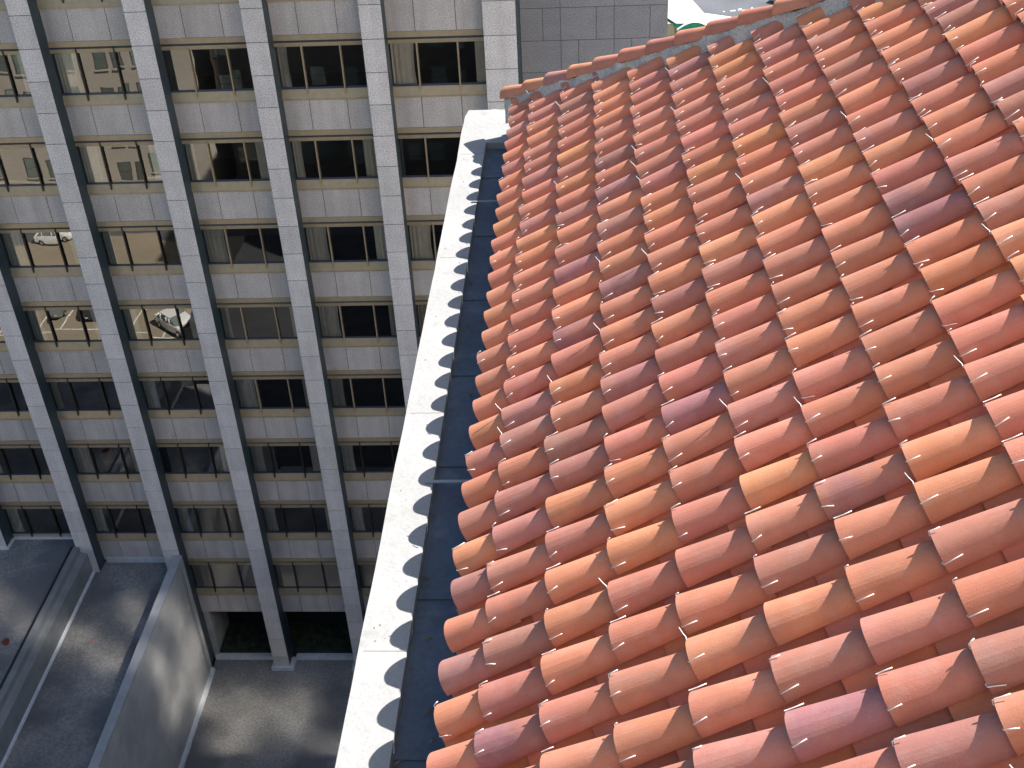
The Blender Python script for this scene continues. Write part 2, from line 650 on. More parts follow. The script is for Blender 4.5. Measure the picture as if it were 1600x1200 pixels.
# open ground storey behind the piers
b = MB()
SOF = Z(-FL * 8) 
b.box(0, 15.8, SP + .02, 2.7, SOF + .0, SOF + .18)
opart('soffit', b, ['granite_core'])
b = MB()
b.box(0.02, 15.8, 2.9, 3.0, COURT, SOF + .1)
rear = opart('recess_wall', b, ['dark_block'])
for i in (0, 1, 2, 3):
    for q in range(3):
        m = box_mesh('recess_pane', 1.02, .02, 1.05, ['dark_glass'])
        link('pane', m, rear, Vector((i * BAY + .1 + q * 1.06, 2.87, SOF - 1.3)) - OR)
    m = box_mesh('recess_sill', WW - .1, .12, .08, ['metal_edge'])
    link('sill', m, rear, Vector((i * BAY + .05, 2.78, SOF - 1.42)) - OR)
b = MB()
b.box(0.02, .3, SP + .02, 2.9, COURT, SOF)
opart('recess_side', b, ['concrete'])
b = MB()
b.box(.3, 15.8, SP + .12, 2.85, COURT, COURT + .35)
for q in range(220):
    x, y = random.uniform(.4, 15.6), random.uniform(SP + .25, 2.7)
    r = random.uniform(.08, .22)
    h_ = random.uniform(.05, .22)
    b.face([(x - r, y - r * .5, COURT + .352), (x + r, y - r * .4, COURT + .352), (x + r * .2, y + r, COURT + .35 + h_)])
    b.face([(x + r, y - r * .4, COURT + .352), (x - .3 * r, y + r, COURT + .352), (x - r * .2, y, COURT + .35 + h_)])
pl = opart('planting_bed', b, ['hedge'])

# white upstand (flashing) along the foot of the facade
H = .22
ys = SP - .02


def flash(x0, x1, y0, y1, zb, h=H, sides=()):
    f_ = MB()
    f_.prism([(y0, zb), (y1, zb), (y1, zb + h), (y0 + .02, zb + h)], 'x', x0, x1)
    opart('base_flashing', f_, ['flashing'])
    for (a, c, y_a, y_b) in sides:
        f_ = MB()
        f_.box(a, c, y_a, y_b, zb, zb + h)
        opart('base_flashing', f_, ['flashing'])


for i in (0, 1, 2, 3):
    flash(i * BAY + (.2 if i else .12), i * BAY + WW - .14, ys - .14, ys + .12, COURT)
for i in (1, 2, 3):
    flash(i * BAY - PW - .14, i * BAY + .2, -.14, .0, COURT,
          sides=((i * BAY + .001, i * BAY + .2, .002, ys - .142), (i * BAY - PW - .14, i * BAY - PW - .001, .002, ys - .142)))
flash(-4.0, -PW - .05, ys - .06, ys + .02, MID, .28)
flash(-BAY * 2 + .1, -BAY - PW - .06, ys - .10, ys + .06, UPPER, .10)
flash(-BAY * 2 - PW - .08, -BAY * 2 + .10, -.10, -.001, UPPER, .10, sides=((-BAY * 2 + .002, -BAY * 2 + .1, .001, ys - .102),))

# ---- plain stone flank to the right of the corner pier
RX0, RX1, RY = 4.125 * BAY + .006, 22.33, 2.5
b = MB()
b.box(RX0 - .3, RX1 - .02, RY + .035, RY + 17, COURT - 5, ROOFZ - .01)
flank = opart('flank_wall', b, ['granite_core'])
full = [18.43, 20.38, 22.33]
zrow = Z(.12)
for r in range(-7, 12):
    z1 = zrow - MOD * (r - 1)
    z0 = z1 - MOD
    xs = [RX0]
    for q, fx in enumerate(full):
        pv = xs[-1] if q else 16.48
        if r % 2 == 1:
            mid_ = (full[q - 1] if q else 16.48) + 1.30
        elif r % 2 == 0:
            mid_ = (full[q - 1] if q else 16.48) + .65
        if r % 3 != 0 and mid_ > RX0 + .2:
            xs.append(mid_)
        xs.append(fx)
    for a, c in zip(xs[:-1], xs[1:]):
        m = box_mesh('stone_panel_flank', c - a - .016, .05, MOD - .016, ['return_granite'], .004)
        link('stone_panel', m, flank, Vector((a + .008, RY + random.uniform(-.002, .002), z0 + .008)) - OR)

# =================================================================== TERRACE WALLS
pw = thing('parapet_wall', 'tall pale concrete wall dropping from the middle terrace to the sunken court', 'wall', (0, -7, COURT))
PO = Vector((0, -7, COURT))
b = MB()
b.box(-.20, .1, -14, -.012, COURT, Z(-24.42))
opart('wall', b, ['concrete'], pw, PO)
b = MB()
b.prism([(-.27, Z(-24.42)), (.12, Z(-24.42)), (.12, Z(-24.30)), (-.27, Z(-24.27))], 'y', -14, -.014)
opart('coping', b, ['coping'], pw, PO)
b = MB()
n = 24
for q in range(n):
    y0, y1 = -14 + 13.9 * q / n, -14 + 13.9 * (q + 1) / n
    wob = .03 * noise.noise((q * .7, 3, 1))
    b.prism([(.1, COURT + .002), (.27 + wob, COURT + .002), (.25 + wob, COURT + .16), (.1, COURT + .22)], 'y', y0, y1)
opart('base_flashing', b, ['flashing'], pw, PO)
b = MB()
b.tube([(.13, -.45, COURT + .2), (.13, -.45, Z(-24.6))], .02)
b.tube([(.13, -.62, COURT + .2), (.13, -.62, Z(-24.6))], .012)
opart('conduit', b, ['metal_edge'], pw, PO)

tp = thing('terrace_kerb', 'stepped metal clad kerb along the edge of the upper terrace', 'kerb', (-4.8, -7, MID))
TO = Vector((-4.8, -7, MID))
b = MB()
b.box(-5.06, -4.72, -14, -.012, MID - 1, UPPER + .10)
opart('upper_step', b, ['metal_edge'], tp, TO)
b = MB()
b.prism([(-4.72, MID - .5), (-4.42, MID - .5), (-4.42, UPPER - .32), (-4.60, UPPER - .28), (-4.72, UPPER - .22)], 'y', -14, -.012)
opart('lower_step', b, ['metal_edge'], tp, TO)
b = MB()
b.box(-5.10, -5.0, -14, -.013, UPPER + .101, UPPER + .13)
opart('edge_seam', b, ['dark_block'], tp, TO)
b = MB()
b.prism([(-4.42, MID + .002), (-4.33, MID + .002), (-4.36, MID + .10), (-4.42, MID + .13)], 'y', -14, -.012)
opart('base_flashing', b, ['flashing'], tp, TO)


def scrap(x, y, z, r, mk, label):
    m = MB()
    rr = random.Random(x)
    n_ = 9
    rad = [r * rr.uniform(.6, 1.2) for _ in range(n_)]
    hh = [r * rr.uniform(.2, .8) for _ in range(n_)]
    for q in range(n_):
        a0, a1 = 2 * math.pi * q / n_, 2 * math.pi * (q + 1) / n_
        q2 = (q + 1) % n_
        p0 = (rad[q] * math.cos(a0), rad[q] * math.sin(a0), 0)
        p1 = (rad[q2] * math.cos(a1), rad[q2] * math.sin(a1), 0)
        t0 = (p0[0] * .6, p0[1] * .6, hh[q])
        t1 = (p1[0] * .6, p1[1] * .6, hh[q2])
        m.face([p0, p1, t1, t0])
        m.face([t0, t1, (0, 0, r * .4)])
    o = link('crumpled_scrap', m.mesh('crumpled_scrap', [mk]), None, (x, y, z))
    tag(o, label, 'scrap')


scrap(-3.05, -4.35, MID, .10, 'scrap', 'small orange red scrap lying on the middle terrace')
scrap(-5.9, -5.9, UPPER, .22, 'scrap_dark', 'dark red scrap lying on the upper terrace at the left edge')

# =================================================================== TILE ROOFED BUILDING
OX, OY, OZ = 18.42135, -28.19783, 8.66933 + ZS
TH = 0.580676
CT, ST, TT = math.cos(TH), math.sin(TH), math.tan(TH)
A, E0, EB = 0.30, 0.277, 0.39493
U = Vector((CT, 0, ST))
NN = Vector((-ST, 0, CT))
EY = Vector((0, -1, 0))
hall = thing('tile_roofed_building', 'white rendered building with a hipped roof of red clay barrel tiles', 'building', (28, -40, 0))
HO = Vector((28, -40, 0))
LR = .1135           # outer radius of a cover tile at its lower end
HIP = 0.10
WID = 14.0          # width of the building in x
LEDZ = OZ - .465
TL = .45


def hpart(name, mb, mats, parent=None):
    mb.v = [(x - HO.x, y - HO.y, z - HO.z) for x, y, z in mb.v]
    return link(name, mb.mesh(name, mats), parent or hall)


def arch(mb, L, r0, r1, th, n=9, span=176, base_drop=0.0, sm=True, jig=None, mi=0):
    """barrel tile, local x up the slope, y across, z out; open side down"""
    h = math.radians(span / 2)
    rings = []
    for (x, r) in ((0, r0), (L * .5, (r0 + r1) / 2), (L, r1)):
        o_, i_ = [], []
        for q in range(n + 1):
            a = -h + 2 * h * q / n
            rr = r
            if jig:
                rr = r * (1 + jig * noise.noise((x * 6 + r * 50 + mi, q * .6, r * 90)))
            o_.append((x, rr * math.sin(a), rr * math.cos(a) * 1.0))
            i_.append((x, (rr - th) * math.sin(a), (rr - th) * math.cos(a)))
        rings.append((o_, i_))
    for (o0, i0), (o1, i1) in zip(rings[:-1], rings[1:]):
        for q in range(n):
            mb.face([o0[q], o0[q + 1], o1[q + 1], o1[q]], 0, sm)
            mb.face([i0[q], i1[q], i1[q + 1], i0[q + 1]], 0, sm)
        mb.face([o0[0], o1[0], i1[0], i0[0]])
        mb.face([o0[n], i0[n], i1[n], o1[n]])
    for (o_, i_) in (rings[0], rings[-1]):
        for q in range(n):
            mb.face([o_[q], i_[q], i_[q + 1], o_[q + 1]])


def weld(me):
    bm = bmesh.new()
    bm.from_mesh(me)
    bmesh.ops.remove_doubles(bm, verts=bm.verts, dist=1e-5)
    for e in bm.edges:
        if len(e.link_faces) == 2 and e.calc_face_angle(0) > math.radians(38):
            e.smooth = False
    bmesh.ops.recalc_face_normals(bm, faces=bm.faces)
    bm.to_mesh(me)
    bm.free()
    return me


COVER, PAN = [], []
for v_ in range(6):
    m = MB()
    arch(m, TL, LR + random.uniform(-.003, .003), LR - .028, .016, n=20, jig=.010, mi=v_ * 11.3)
    COVER.append(weld(m.mesh('roof_tile', ['tile'])))
for v_ in range(3):
    m = MB()
    arch(m, TL, LR - .016, LR, .014, n=12, span=150, jig=.008, mi=v_ * 5.7)
    m.v = [(x, y, -z) for x, y, z in m.v]
    PAN.append(weld(m.mesh('pan_tile', ['tile'])))

PAL = [((.53, .215, .115), 30), ((.50, .195, .12), 30), ((.46, .18, .125), 28), ((.39, .165, .13), 20),
       ((.32, .15, .135), 18), ((.25, .125, .135), 6), ((.56, .24, .125), 5)]
PALX = [tuple(1.05 * (.75 * a + .25 * m_) for a, m_ in zip(c, (.475, .205, .145))) for c, n_ in PAL for _ in range(n_)]


def tint(rng):
    c = rng.choice(PALX)
    f = rng.uniform(.9, 1.1)
    return (c[0] * f, c[1] * f * rng.uniform(.94, 1.06), c[2] * f * rng.uniform(.92, 1.08), 1)


# wire hooks lying over the lower ends of the covers (tile-local coordinates)
WIRES = []
rw = random.Random(3)
for v_ in range(16):
    m = MB()
    rr = LR + .005

    def on(a, x, lift=0):
        return (x, (rr + lift) * math.sin(a), (rr + lift) * math.cos(a))
    a0 = rw.uniform(-1.30, -.55)            # leg on the near flank
    a1 = rw.uniform(.15, .75)               # leg by the crest on the far side
    l0, l1 = rw.uniform(.025, .085), rw.uniform(.012, .085)
    sk0, sk1 = rw.uniform(-.15, .15), rw.uniform(-.1, .1)
    li0, li1 = rw.uniform(0, .006), rw.uniform(0, .01)
    up = .055 if v_ in (3, 7) else 0
    pts = [on(a0 + sk0, l0, li0 + .001), on(a0 + sk0 * .5, l0 * .5, li0), on(a0, -.002, .002), on(a0 + .03, -.006, -.012), on(a0 + .06, .004, -.0235)]
    for q in range(1, 5):
        pts.append(on(a0 + (a1 - a0) * q / 5, .006, -.0235))
    pts += [on(a1 - .06, .004, -.0235), on(a1 - .03, -.006, -.012), on(a1, -.003, .003)]
    if up:
        pts += [on(a1 + .04, -.012, up * .5), on(a1 + .1, -.02, up)]
    else:
        pts += [on(a1 + sk1 * .5, l1 * .5, li1), on(a1 + sk1, l1, li1 + .002)]
    m.tube(pts, .0027, 4)
    WIRES.append(m.mesh('wire_tie', ['wire']))


def frame_at(s, yy, nrm, pitch=0.0, yaw=0.0, roll=0.0):
    """placement on the slope: s up the slope, yy along the eave towards the viewer, nrm above the crest plane"""
    o = Vector((OX, OY, OZ)) + U * s + EY * yy + NN * nrm
    m = Matrix(((U.x, EY.x * -1, NN.x, o.x - HO.x), (U.y, -EY.y, NN.y, o.y - HO.y), (U.z, 0, NN.z, o.z - HO.z), (0, 0, 0, 1)))
    # x up slope, y = +Y (away), z normal  -> right handed: U x Y = N
    m = Matrix(((U.x, 0, NN.x, o.x - HO.x), (0, 1, 0, o.y - HO.y), (U.z, 0, NN.z, o.z - HO.z), (0, 0, 0, 1)))
    return m @ Matrix.Rotation(yaw, 4, 'Z') @ Matrix.Rotation(pitch, 4, 'Y') @ Matrix.Rotation(roll, 4, 'X')


def crosses_hip(s, yy, L):
    x1 = (s + L) * CT
    return x1 + yy * -1 + .0 > HIP - .02 + .0 if False else (x1 > HIP + yy - .12)


def hip_clip(me, basis, cut):
    """cut a tile mesh along the hip's vertical plane"""
    me = me.copy()
    bm = bmesh.new()
    bm.from_mesh(me)
    Mw = Matrix.Translation(HO) @ basis
    inv = Mw.inverted()
    co = inv @ Vector((OX + HIP - cut, OY, OZ))
    no = (inv.to_3x3() @ Vector((1, 1, 0))).normalized()
    res = bmesh.ops.bisect_plane(bm, geom=bm.verts[:] + bm.edges[:] + bm.faces[:], plane_co=co, plane_no=no, clear_outer=True)
    empty = len(bm.verts) == 0
    bm.to_mesh(me)
    bm.free()
    return None if empty else me


def inview(P):
    c = world_to_camera_view(S, cam_o, P)
    return -.03 < c.x < 1.03 and -.04 < c.y < 1.05 and c.z > 0


bpy.context.view_layer.update()
rt = random.Random(11)
stuff_list = []
NC, NJ = 38, 19
ncov = npan = 0
for i in range(0, NC):
    yc = i * A + .054
    for j in range(0, NJ):
        s = 0 if j == 0 else E0 + (j - 1) * EB
        L = TL
        x0 = s * CT
        if x0 > HIP + i * A - .10:
            continue
        bs = frame_at(s + rt.gauss(0, .007) - (.03 if rt.random() < .03 else 0), yc + rt.gauss(0, .006), -.101 + rt.uniform(-.003, .004),
                      yaw=rt.gauss(0, .015), pitch=.050 + rt.gauss(0, .005), roll=rt.gauss(0, .03))
        if j == 0:
            bs = frame_at(s + rt.uniform(-.012, .012), yc + rt.uniform(-.006, .006), -.101, yaw=rt.gauss(0, .014), pitch=.04, roll=rt.gauss(0, .02))
        me = COVER[rt.randrange(6)]
        if (s + L) * CT > HIP + i * A - .16:
            me = hip_clip(me, bs, .035)
            if me is None:
                continue
        Pm = Vector((OX, OY, OZ)) + U * s + EY * yc
        Pe = Pm + U * EB
        vis = inview(Pm) or inview(Pe)
        col = tint(rt)
        if vis:
            o = link('roof_tile', me, hall, basis=bs)
            o.color = col
            ncov += 1
            if rt.random() < (.9 if j > 0 else .35):
                link('wire_tie', WIRES[rt.randrange(len(WIRES))], o)
        else:
            stuff_list.append((me, bs))
    # pans lie half a module over
    yp = (i + .5) * A + .054
    for j in range(0, NJ):
        s = -.01 if j == 0 else E0 + .20 + (j - 2) * EB + .0
        if j == 1:
            s = E0 - .20 + .02
        if j >= 1:
            s = E0 - .175 + (j - 1) * EB
        if s * CT > HIP + (i + .5) * A - .05:
            continue
        bs = frame_at(s + rt.uniform(-.02, .02), yp + rt.uniform(-.004, .004), -.078, pitch=.03, yaw=rt.gauss(0, .008))
        me = PAN[rt.randrange(3)]
        if (s + TL) * CT > HIP + (i + .5) * A - .16:
            me = hip_clip(me, bs, .035)
            if me is None:
                continue
        Pm = Vector((OX, OY, OZ)) + U * s + EY * yp
        vis = inview(Pm) or inview(Pm + U * EB)
        col = tint(rt)
        if vis:
            o = link('pan_tile', me, hall, basis=bs)
            o.color = (col[0] * 1.0, col[1] * .92, col[2] * .9, 1)
            npan += 1
        else:
            stuff_list.append((me, bs))
print('covers', ncov, 'pans', npan, 'rest', len(stuff_list))
# the tiling that lies outside the picture, joined
b = MB()
for me, bs in stuff_list:
    k = len(b.v)
    b.v += [tuple(bs @ v.co + HO) for v in me.vertices]
    for p_ in me.polygons:
        b.f.append(tuple(k + a for a in p_.vertices))
        b.mi.append(0)
        b.sm.append(p_.use_smooth)
o = hpart('far_tiling', b, ['tile'])
o['kind'] = 'stuff'
o.color = (.52, .22, .13, 1)

# hip tiles and their mortar bed
HD = Vector((1, -1, TT)).normalized()
HSIDE = Vector((1, 1, 0)).normalized()
HN = HSIDE.cross(HD).normalized()
if HN.z < 0:
    HN = -HN
CAPL = .39
for q in range(0, 34):
    d = q * CAPL - .06
    base = Vector((OX + HIP * .5 - .05, OY + HIP * .5 + .05, OZ)) + HD * d - HN * .015
    Mx = Matrix(((HD.x, 0, HN.x, base.x - HO.x), (HD.y, 0, HN.y, base.y - HO.y), (HD.z, 0, HN.z, base.z - HO.z), (0, 0, 0, 1)))
    yv = HN.cross(HD)
    for r in range(3):
        Mx[r][1] = yv[r]
    Mx = Mx @ Matrix.Rotation(rt.gauss(0, .012), 4, 'Z') @ Matrix.Rotation(.04, 4, 'Y')
    if q < 16:
        o = link('hip_tile', COVER[rt.randrange(6)], hall, basis=Mx)
        c = tint(rt)
        o.color = c
b = MB()
n = 200
for q in range(n):
    d0, d1 = -.02 + q * .045, -.02 + (q + 1) * .045

    def sec(d, qq):
        base = Vector((OX + HIP * .5 - .05, OY + HIP * .5 + .05, OZ)) + HD * d
        pts = []
        for (u_, v_) in ((-.19, -.27), (-.145, -.17), (-.12, -.075), (-.09, -.015), (.09, -.015), (.20, -.12), (.30, -.2)):
            nz_ = .030 * noise.noise((d * 7, u_ * 14, 2.2)) + .014 * noise.noise((d * 25, u_ * 40, 5))
            wv = .035 * noise.noise((d * 5, 9, u_ * 3)) if u_ < 0 else 0
            pts.append(base + HSIDE * (u_ + wv) + HN * (v_ + nz_))
        return pts
    s0, s1 = sec(d0, q), sec(d1, q + 1)
    for k in range(6):
        b.face([s0[k], s1[k], s1[k + 1], s0[k + 1]], 0, True)
o = hpart('mortar_bed', b, ['mortar'])
weld(o.data)

# roof deck under the tiles: four slopes
X0, X1 = OX + .10, OX + WID - .10
Y1, Y0 = OY + HIP - .12, -74.0
zd = OZ - .19
hw = (X1 - X0) / 2
rz = zd + hw * TT
b = MB()
a_, b_, c_, d_ = (X0, Y1, zd), (X1, Y1, zd), (X1, Y0, zd), (X0, Y0, zd)
r0, r1 = (X0 + hw, Y1 - hw, rz), (X0 + hw, Y0, rz)
b.face([a_, d_, r1, r0])
b.face([a_, r0, b_])
b.face([b_, r0, r1, c_])
hpart('roof_deck', b, ['deck'])

# concrete ledge with its gutter, and the wall under it
LX = OX - .58          # outer edge
TX = OX - .287          # gutter lip
LY = OY + .84
b = MB()
n = 60
# top slab (outer rim), slightly wavering arris
ys_ = [LY - (LY + 76) * q / 240 for q in range(241)]
for q in range(240):
    y0, y1 = ys_[q], ys_[q + 1]
    w0 = .010 * noise.noise((y0 * 1.3, 0, 0)) + .004 * noise.noise((y0 * 7, 3, 0))
    w1 = .010 * noise.noise((y1 * 1.3, 0, 0)) + .004 * noise.noise((y1 * 7, 3, 0))
    if q == 0:
        w0 = .03
    b.face([(LX + w0, y0, LEDZ), (LX + w1, y1, LEDZ), (TX, y1, LEDZ), (TX, y0, LEDZ)])
    b.face([(LX + w0, y0, LEDZ), (LX + w1, y1, LEDZ), (LX + w1, y1, LEDZ - .35), (LX + w0, y0, LEDZ - .35)])
GY = OY - .12          # the gutter starts here
b.face([(TX, GY, LEDZ), (TX, -76, LEDZ), (TX, -76, LEDZ - .09), (TX, GY, LEDZ - .09)])
b.face([(TX, GY, LEDZ), (OX + .3, GY, LEDZ), (OX + .3, GY, LEDZ - .09), (TX, GY, LEDZ - .09)])
# far end of the ledge, returning along the other eave
xs_ = [TX - .27 + .30 + q * .045 for q in range(30)]
edge = [(x, LY + .02 * noise.noise((x * 9, 4, 0)) + .012 * noise.noise((x * 31, 8, 0)), LEDZ) for x in [TX] + [x for x in xs_ if x > TX + .01]]
b.face([(TX, GY, LEDZ)] + edge + [(edge[-1][0], GY, LEDZ)])
b.face([edge[-1], (X1 + .5, LY, LEDZ), (X1 + .5, GY, LEDZ), (edge[-1][0], GY, LEDZ)])
edge = [(LX + .03, LY, LEDZ)] + edge + [(X1 + .5, LY, LEDZ)]
for p0, p1 in zip(edge[:-1], edge[1:]):
    b.face([p0, p1, (p1[0], p1[1], LEDZ - .35), (p0[0], p0[1], LEDZ - .35)])
b.face([(LX, LY, LEDZ - .35), (LX, -76, LEDZ - .35), (OX + .2, -76, LEDZ - .35), (OX + .2, LY, LEDZ - .35)])
hpart('ledge', b, ['white_paint'])
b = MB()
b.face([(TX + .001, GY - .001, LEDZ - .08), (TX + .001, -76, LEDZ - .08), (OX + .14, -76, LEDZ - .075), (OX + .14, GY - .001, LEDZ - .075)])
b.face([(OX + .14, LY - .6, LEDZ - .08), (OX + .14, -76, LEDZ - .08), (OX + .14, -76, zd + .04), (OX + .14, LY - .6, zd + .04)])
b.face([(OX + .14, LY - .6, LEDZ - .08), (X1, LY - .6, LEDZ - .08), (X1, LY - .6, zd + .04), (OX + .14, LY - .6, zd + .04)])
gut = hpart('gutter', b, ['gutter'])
for yy, wd in ((6.02, .028), (1.6, .02), (9.3, .028)):
    m = MB()
    m.box(TX - .05, OX + .10, OY - yy - wd, OY - yy, LEDZ + .006, LEDZ + .014)
    m.v = [(x - HO.x, y - HO.y, z - HO.z) for x, y, z in m.v]
    link('strap', m.mesh('strap', ['metal_edge']), gut)
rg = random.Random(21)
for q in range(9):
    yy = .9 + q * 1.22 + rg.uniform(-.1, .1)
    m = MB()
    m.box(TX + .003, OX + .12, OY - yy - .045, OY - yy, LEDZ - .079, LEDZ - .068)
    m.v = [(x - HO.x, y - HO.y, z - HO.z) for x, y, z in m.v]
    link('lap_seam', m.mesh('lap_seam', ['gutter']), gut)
b = MB()
for q in range(70):
    x, y = rg.uniform(TX + .02, OX + .05), OY - rg.uniform(.3, 9.6)
    a, l_ = rg.uniform(0, 3.14), rg.uniform(.015, .04)
    dx, dy = l_ * math.cos(a), l_ * math.sin(a)
    z = LEDZ - .066
    b.face([(x - dx, y - dy, z), (x + dy * .3, y - dx * .3, z + .01), (x + dx, y + dy, z + .004), (x - dy * .3, y + dx * .3, z + .012)])
o = hpart('leaf_litter', b, ['litter'])
o['kind'] = 'stuff'
b = MB()
b.box(OX - .30, OX + WID + .2, Y0, LY - .2, 0.02, LEDZ - .351)
hpart('wall', b, ['stucco_dark'])
# unseen blocks added to keep sun and sky light out of the sunken court
b = MB()
b.box(OX - .28, OX + 42, LY - .19, -17.2, 0.02, Z(-9.0))
b.box(OX - .279, OX + 41.9, -17.201, 2.4, 0.02, Z(-21.0))
b.box(44, 62, 4, 24, 0.02, Z(30))  # tall block added to stop direct sun reaching the parapet's end
hpart('rear_wing', b, ['stucco_dark'])
# the taller wing from which the roof is overlooked
b = MB()
b.box(OX - .28, OX + WID + .15, -74.2, -41.4, LEDZ - .3, Z(36))
hpart('tower_wall', b, ['stucco'])

# unseen glazed tower added off to the right: its bare panes throw patches of sun into the court
b = MB()
b.box(42, 70, -55, -40.05, 0.02, Z(60))
hpart('glazed_tower', b, ['stucco'])
# where the light patches lie in the court and on its wall; the pane that feeds each follows from the mirror law
PATCH = [(2.1, -1.7, -32.1), (3.8, -2.1, -32.1), (5.1, -2.2, -32.1), (1.4, -3.1, -32.1), (6.4, -4.5, -32.1), (7.4, -5.1, -32.1),
         (1.3, -4.6, -32.1), (4.4, -3.4, -32.1), (.1, -1.7, -26.0), (.1, -1.2, -28.3), (.1, -1.1, -29.8), (.1, -2.5, -27.8),
         (.1, -2.8, -25.3), (.1, -4.5, -27.7), (.1, -3.9, -29.7), (.1, -4.7, -30.1), (.1, -2.5, -30.0), (-1.6, -2.2, -25.4),
         (-2.2, -2.8, -25.4), (-4.4, -3.8, -25.4), (-1.8, -4.9, -25.4), (-2.0, -5.5, -25.4), (-6.4, -3.9, -23.9), (-5.4, -4.9, -23.9)]
BARE = []
for tx, ty, tz in PATCH:
    k = (40 + ty) / SUN.y
    BARE.append((tx + k * SUN.x, tz + k * SUN.z))
print('panes', min(b_[0] for b_ in BARE), max(b_[0] for b_ in BARE), min(b_[1] for b_ in BARE), max(b_[1] for b_ in BARE))
TWS = {}
for key in ('sun_glass', 'tower_blind'):
    m = MB()
    m.box(0, 1.7, 0, .03, 0, 2.0)
    TWS[key] = m.mesh('tower_pane', [key])
for q in range(11):
    for r in range(13):
        x, z = 42.8 + q * 2.45, 20.5 + r * 2.75
        bare = any(abs(x + .85 - bx) < 1.25 and abs(z + 1.0 - bz) < 1.35 for bx, bz in BARE)
        link('tower_pane', TWS['sun_glass' if bare else 'tower_blind'], hall, Vector((x, -40.045, Z(z))) - HO)

# fine joints across the ledge and grit lying on it
for yy in (.42, 2.75, 5.2, 7.6):
    m = MB()
    m.box(LX + .03, TX - .004, OY - yy - .005, OY - yy, LEDZ - .02, LEDZ + .0012)
    m.v = [(x - HO.x, y - HO.y, z - HO.z) for x, y, z in m.v]
    link('ledge_joint', m.mesh('ledge_joint', ['ledge_joint']), hall)
b = MB()
for q in range(46):
    x, y = rg.uniform(LX + .04, TX - .02), OY + .5 - rg.uniform(0, 10) ** 1.0
    r_ = rg.choice((.003, .004, .005, .009))
    z = LEDZ + .001
    b.face([(x - r_, y, z), (x, y - r_ * .8, z), (x + .2 * r_, y + .1 * r_, z + r_)])
    b.face([(x, y - r_ * .8, z), (x + r_, y + .2 * r_, z), (x + .2 * r_, y + .1 * r_, z + r_)])
    b.face([(x + r_, y + .2 * r_, z), (x - .2 * r_, y + r_, z), (x + .2 * r_, y + .1 * r_, z + r_)])
    b.face([(x - .2 * r_, y + r_, z), (x - r_, y, z), (x + .2 * r_, y + .1 * r_, z + r_)])
o = hpart('grit', b, ['mortar'])
o['kind'] = 'stuff'

# =================================================================== ACROSS THE LOT (seen in the window glass)


def far_building(name, label, x0, x1, y0, y1, h, wallm, wmat, sp, ww, wh, fl_h, sill0):
    root = thing(name, label, 'building', ((x0 + x1) / 2, (y0 + y1) / 2, 0))
    ro = Vector(((x0 + x1) / 2, (y0 + y1) / 2, 0))
    m = MB()
    m.box(x0, x1, y0, y1, .02, h)
    m.v = [(x - ro.x, y - ro.y, z) for x, y, z in m.v]
    link('wall', m.mesh('wall', [wallm]), root)
    m = MB()
    m.box(x0 - .25, x1 + .25, y1 + .002, y1 + .35, h - .9, h + .25)
    m.box(x0 - .1, x1 + .1, y1 + .002, y1 + .15, 4.2, 4.5)
    m.v = [(x - ro.x, y - ro.y, z) for x, y, z in m.v]
    link('cornice', m.mesh('cornice', [wallm]), root)
    f = MB()
    f.box(-ww / 2 - .1, ww / 2 + .1, .0, .03, -.05, wh + .1, 0)
    f.box(-ww / 2, ww / 2, .03, .034, 0.03, wh * .48, 1)
    f.box(-ww / 2, ww / 2, .03, .044, wh * .52, wh, 1)
    f.box(-ww / 2 - .15, ww / 2 + .15, 0, .12, -.18, -.052, 2)
    fm = f.mesh('window', ['sash', 'pane', wallm])
    n_ = int((x1 - x0 - 1.2) / sp)
    z = sill0
    while z + wh < h - 1.2:
        for q in range(n_):
            if name == 'beige_building' and q % 5 == 4:
                continue
            link('window', fm, root, (x0 + .9 + q * sp + (.0 if q % 2 else .18) - ro.x, y1 + .004 - ro.y, z))
        z += fl_h
    return root


far_building('beige_building', 'beige rendered block with sash windows, mirrored in the upper left window panes',
             -95, -15.5, -75, -60, 33, 'beige', 'pane', 1.75, .95, 1.75, 3.5, 1.6)
far_building('brown_building', 'dark brown block standing in shade, mirrored in the windows beside the white ledge',
             -13.5, 15.5, -76, -61, 30, 'brown_brick', 'pane', 2.6, 1.2, 1.7, 3.6, 2.0)


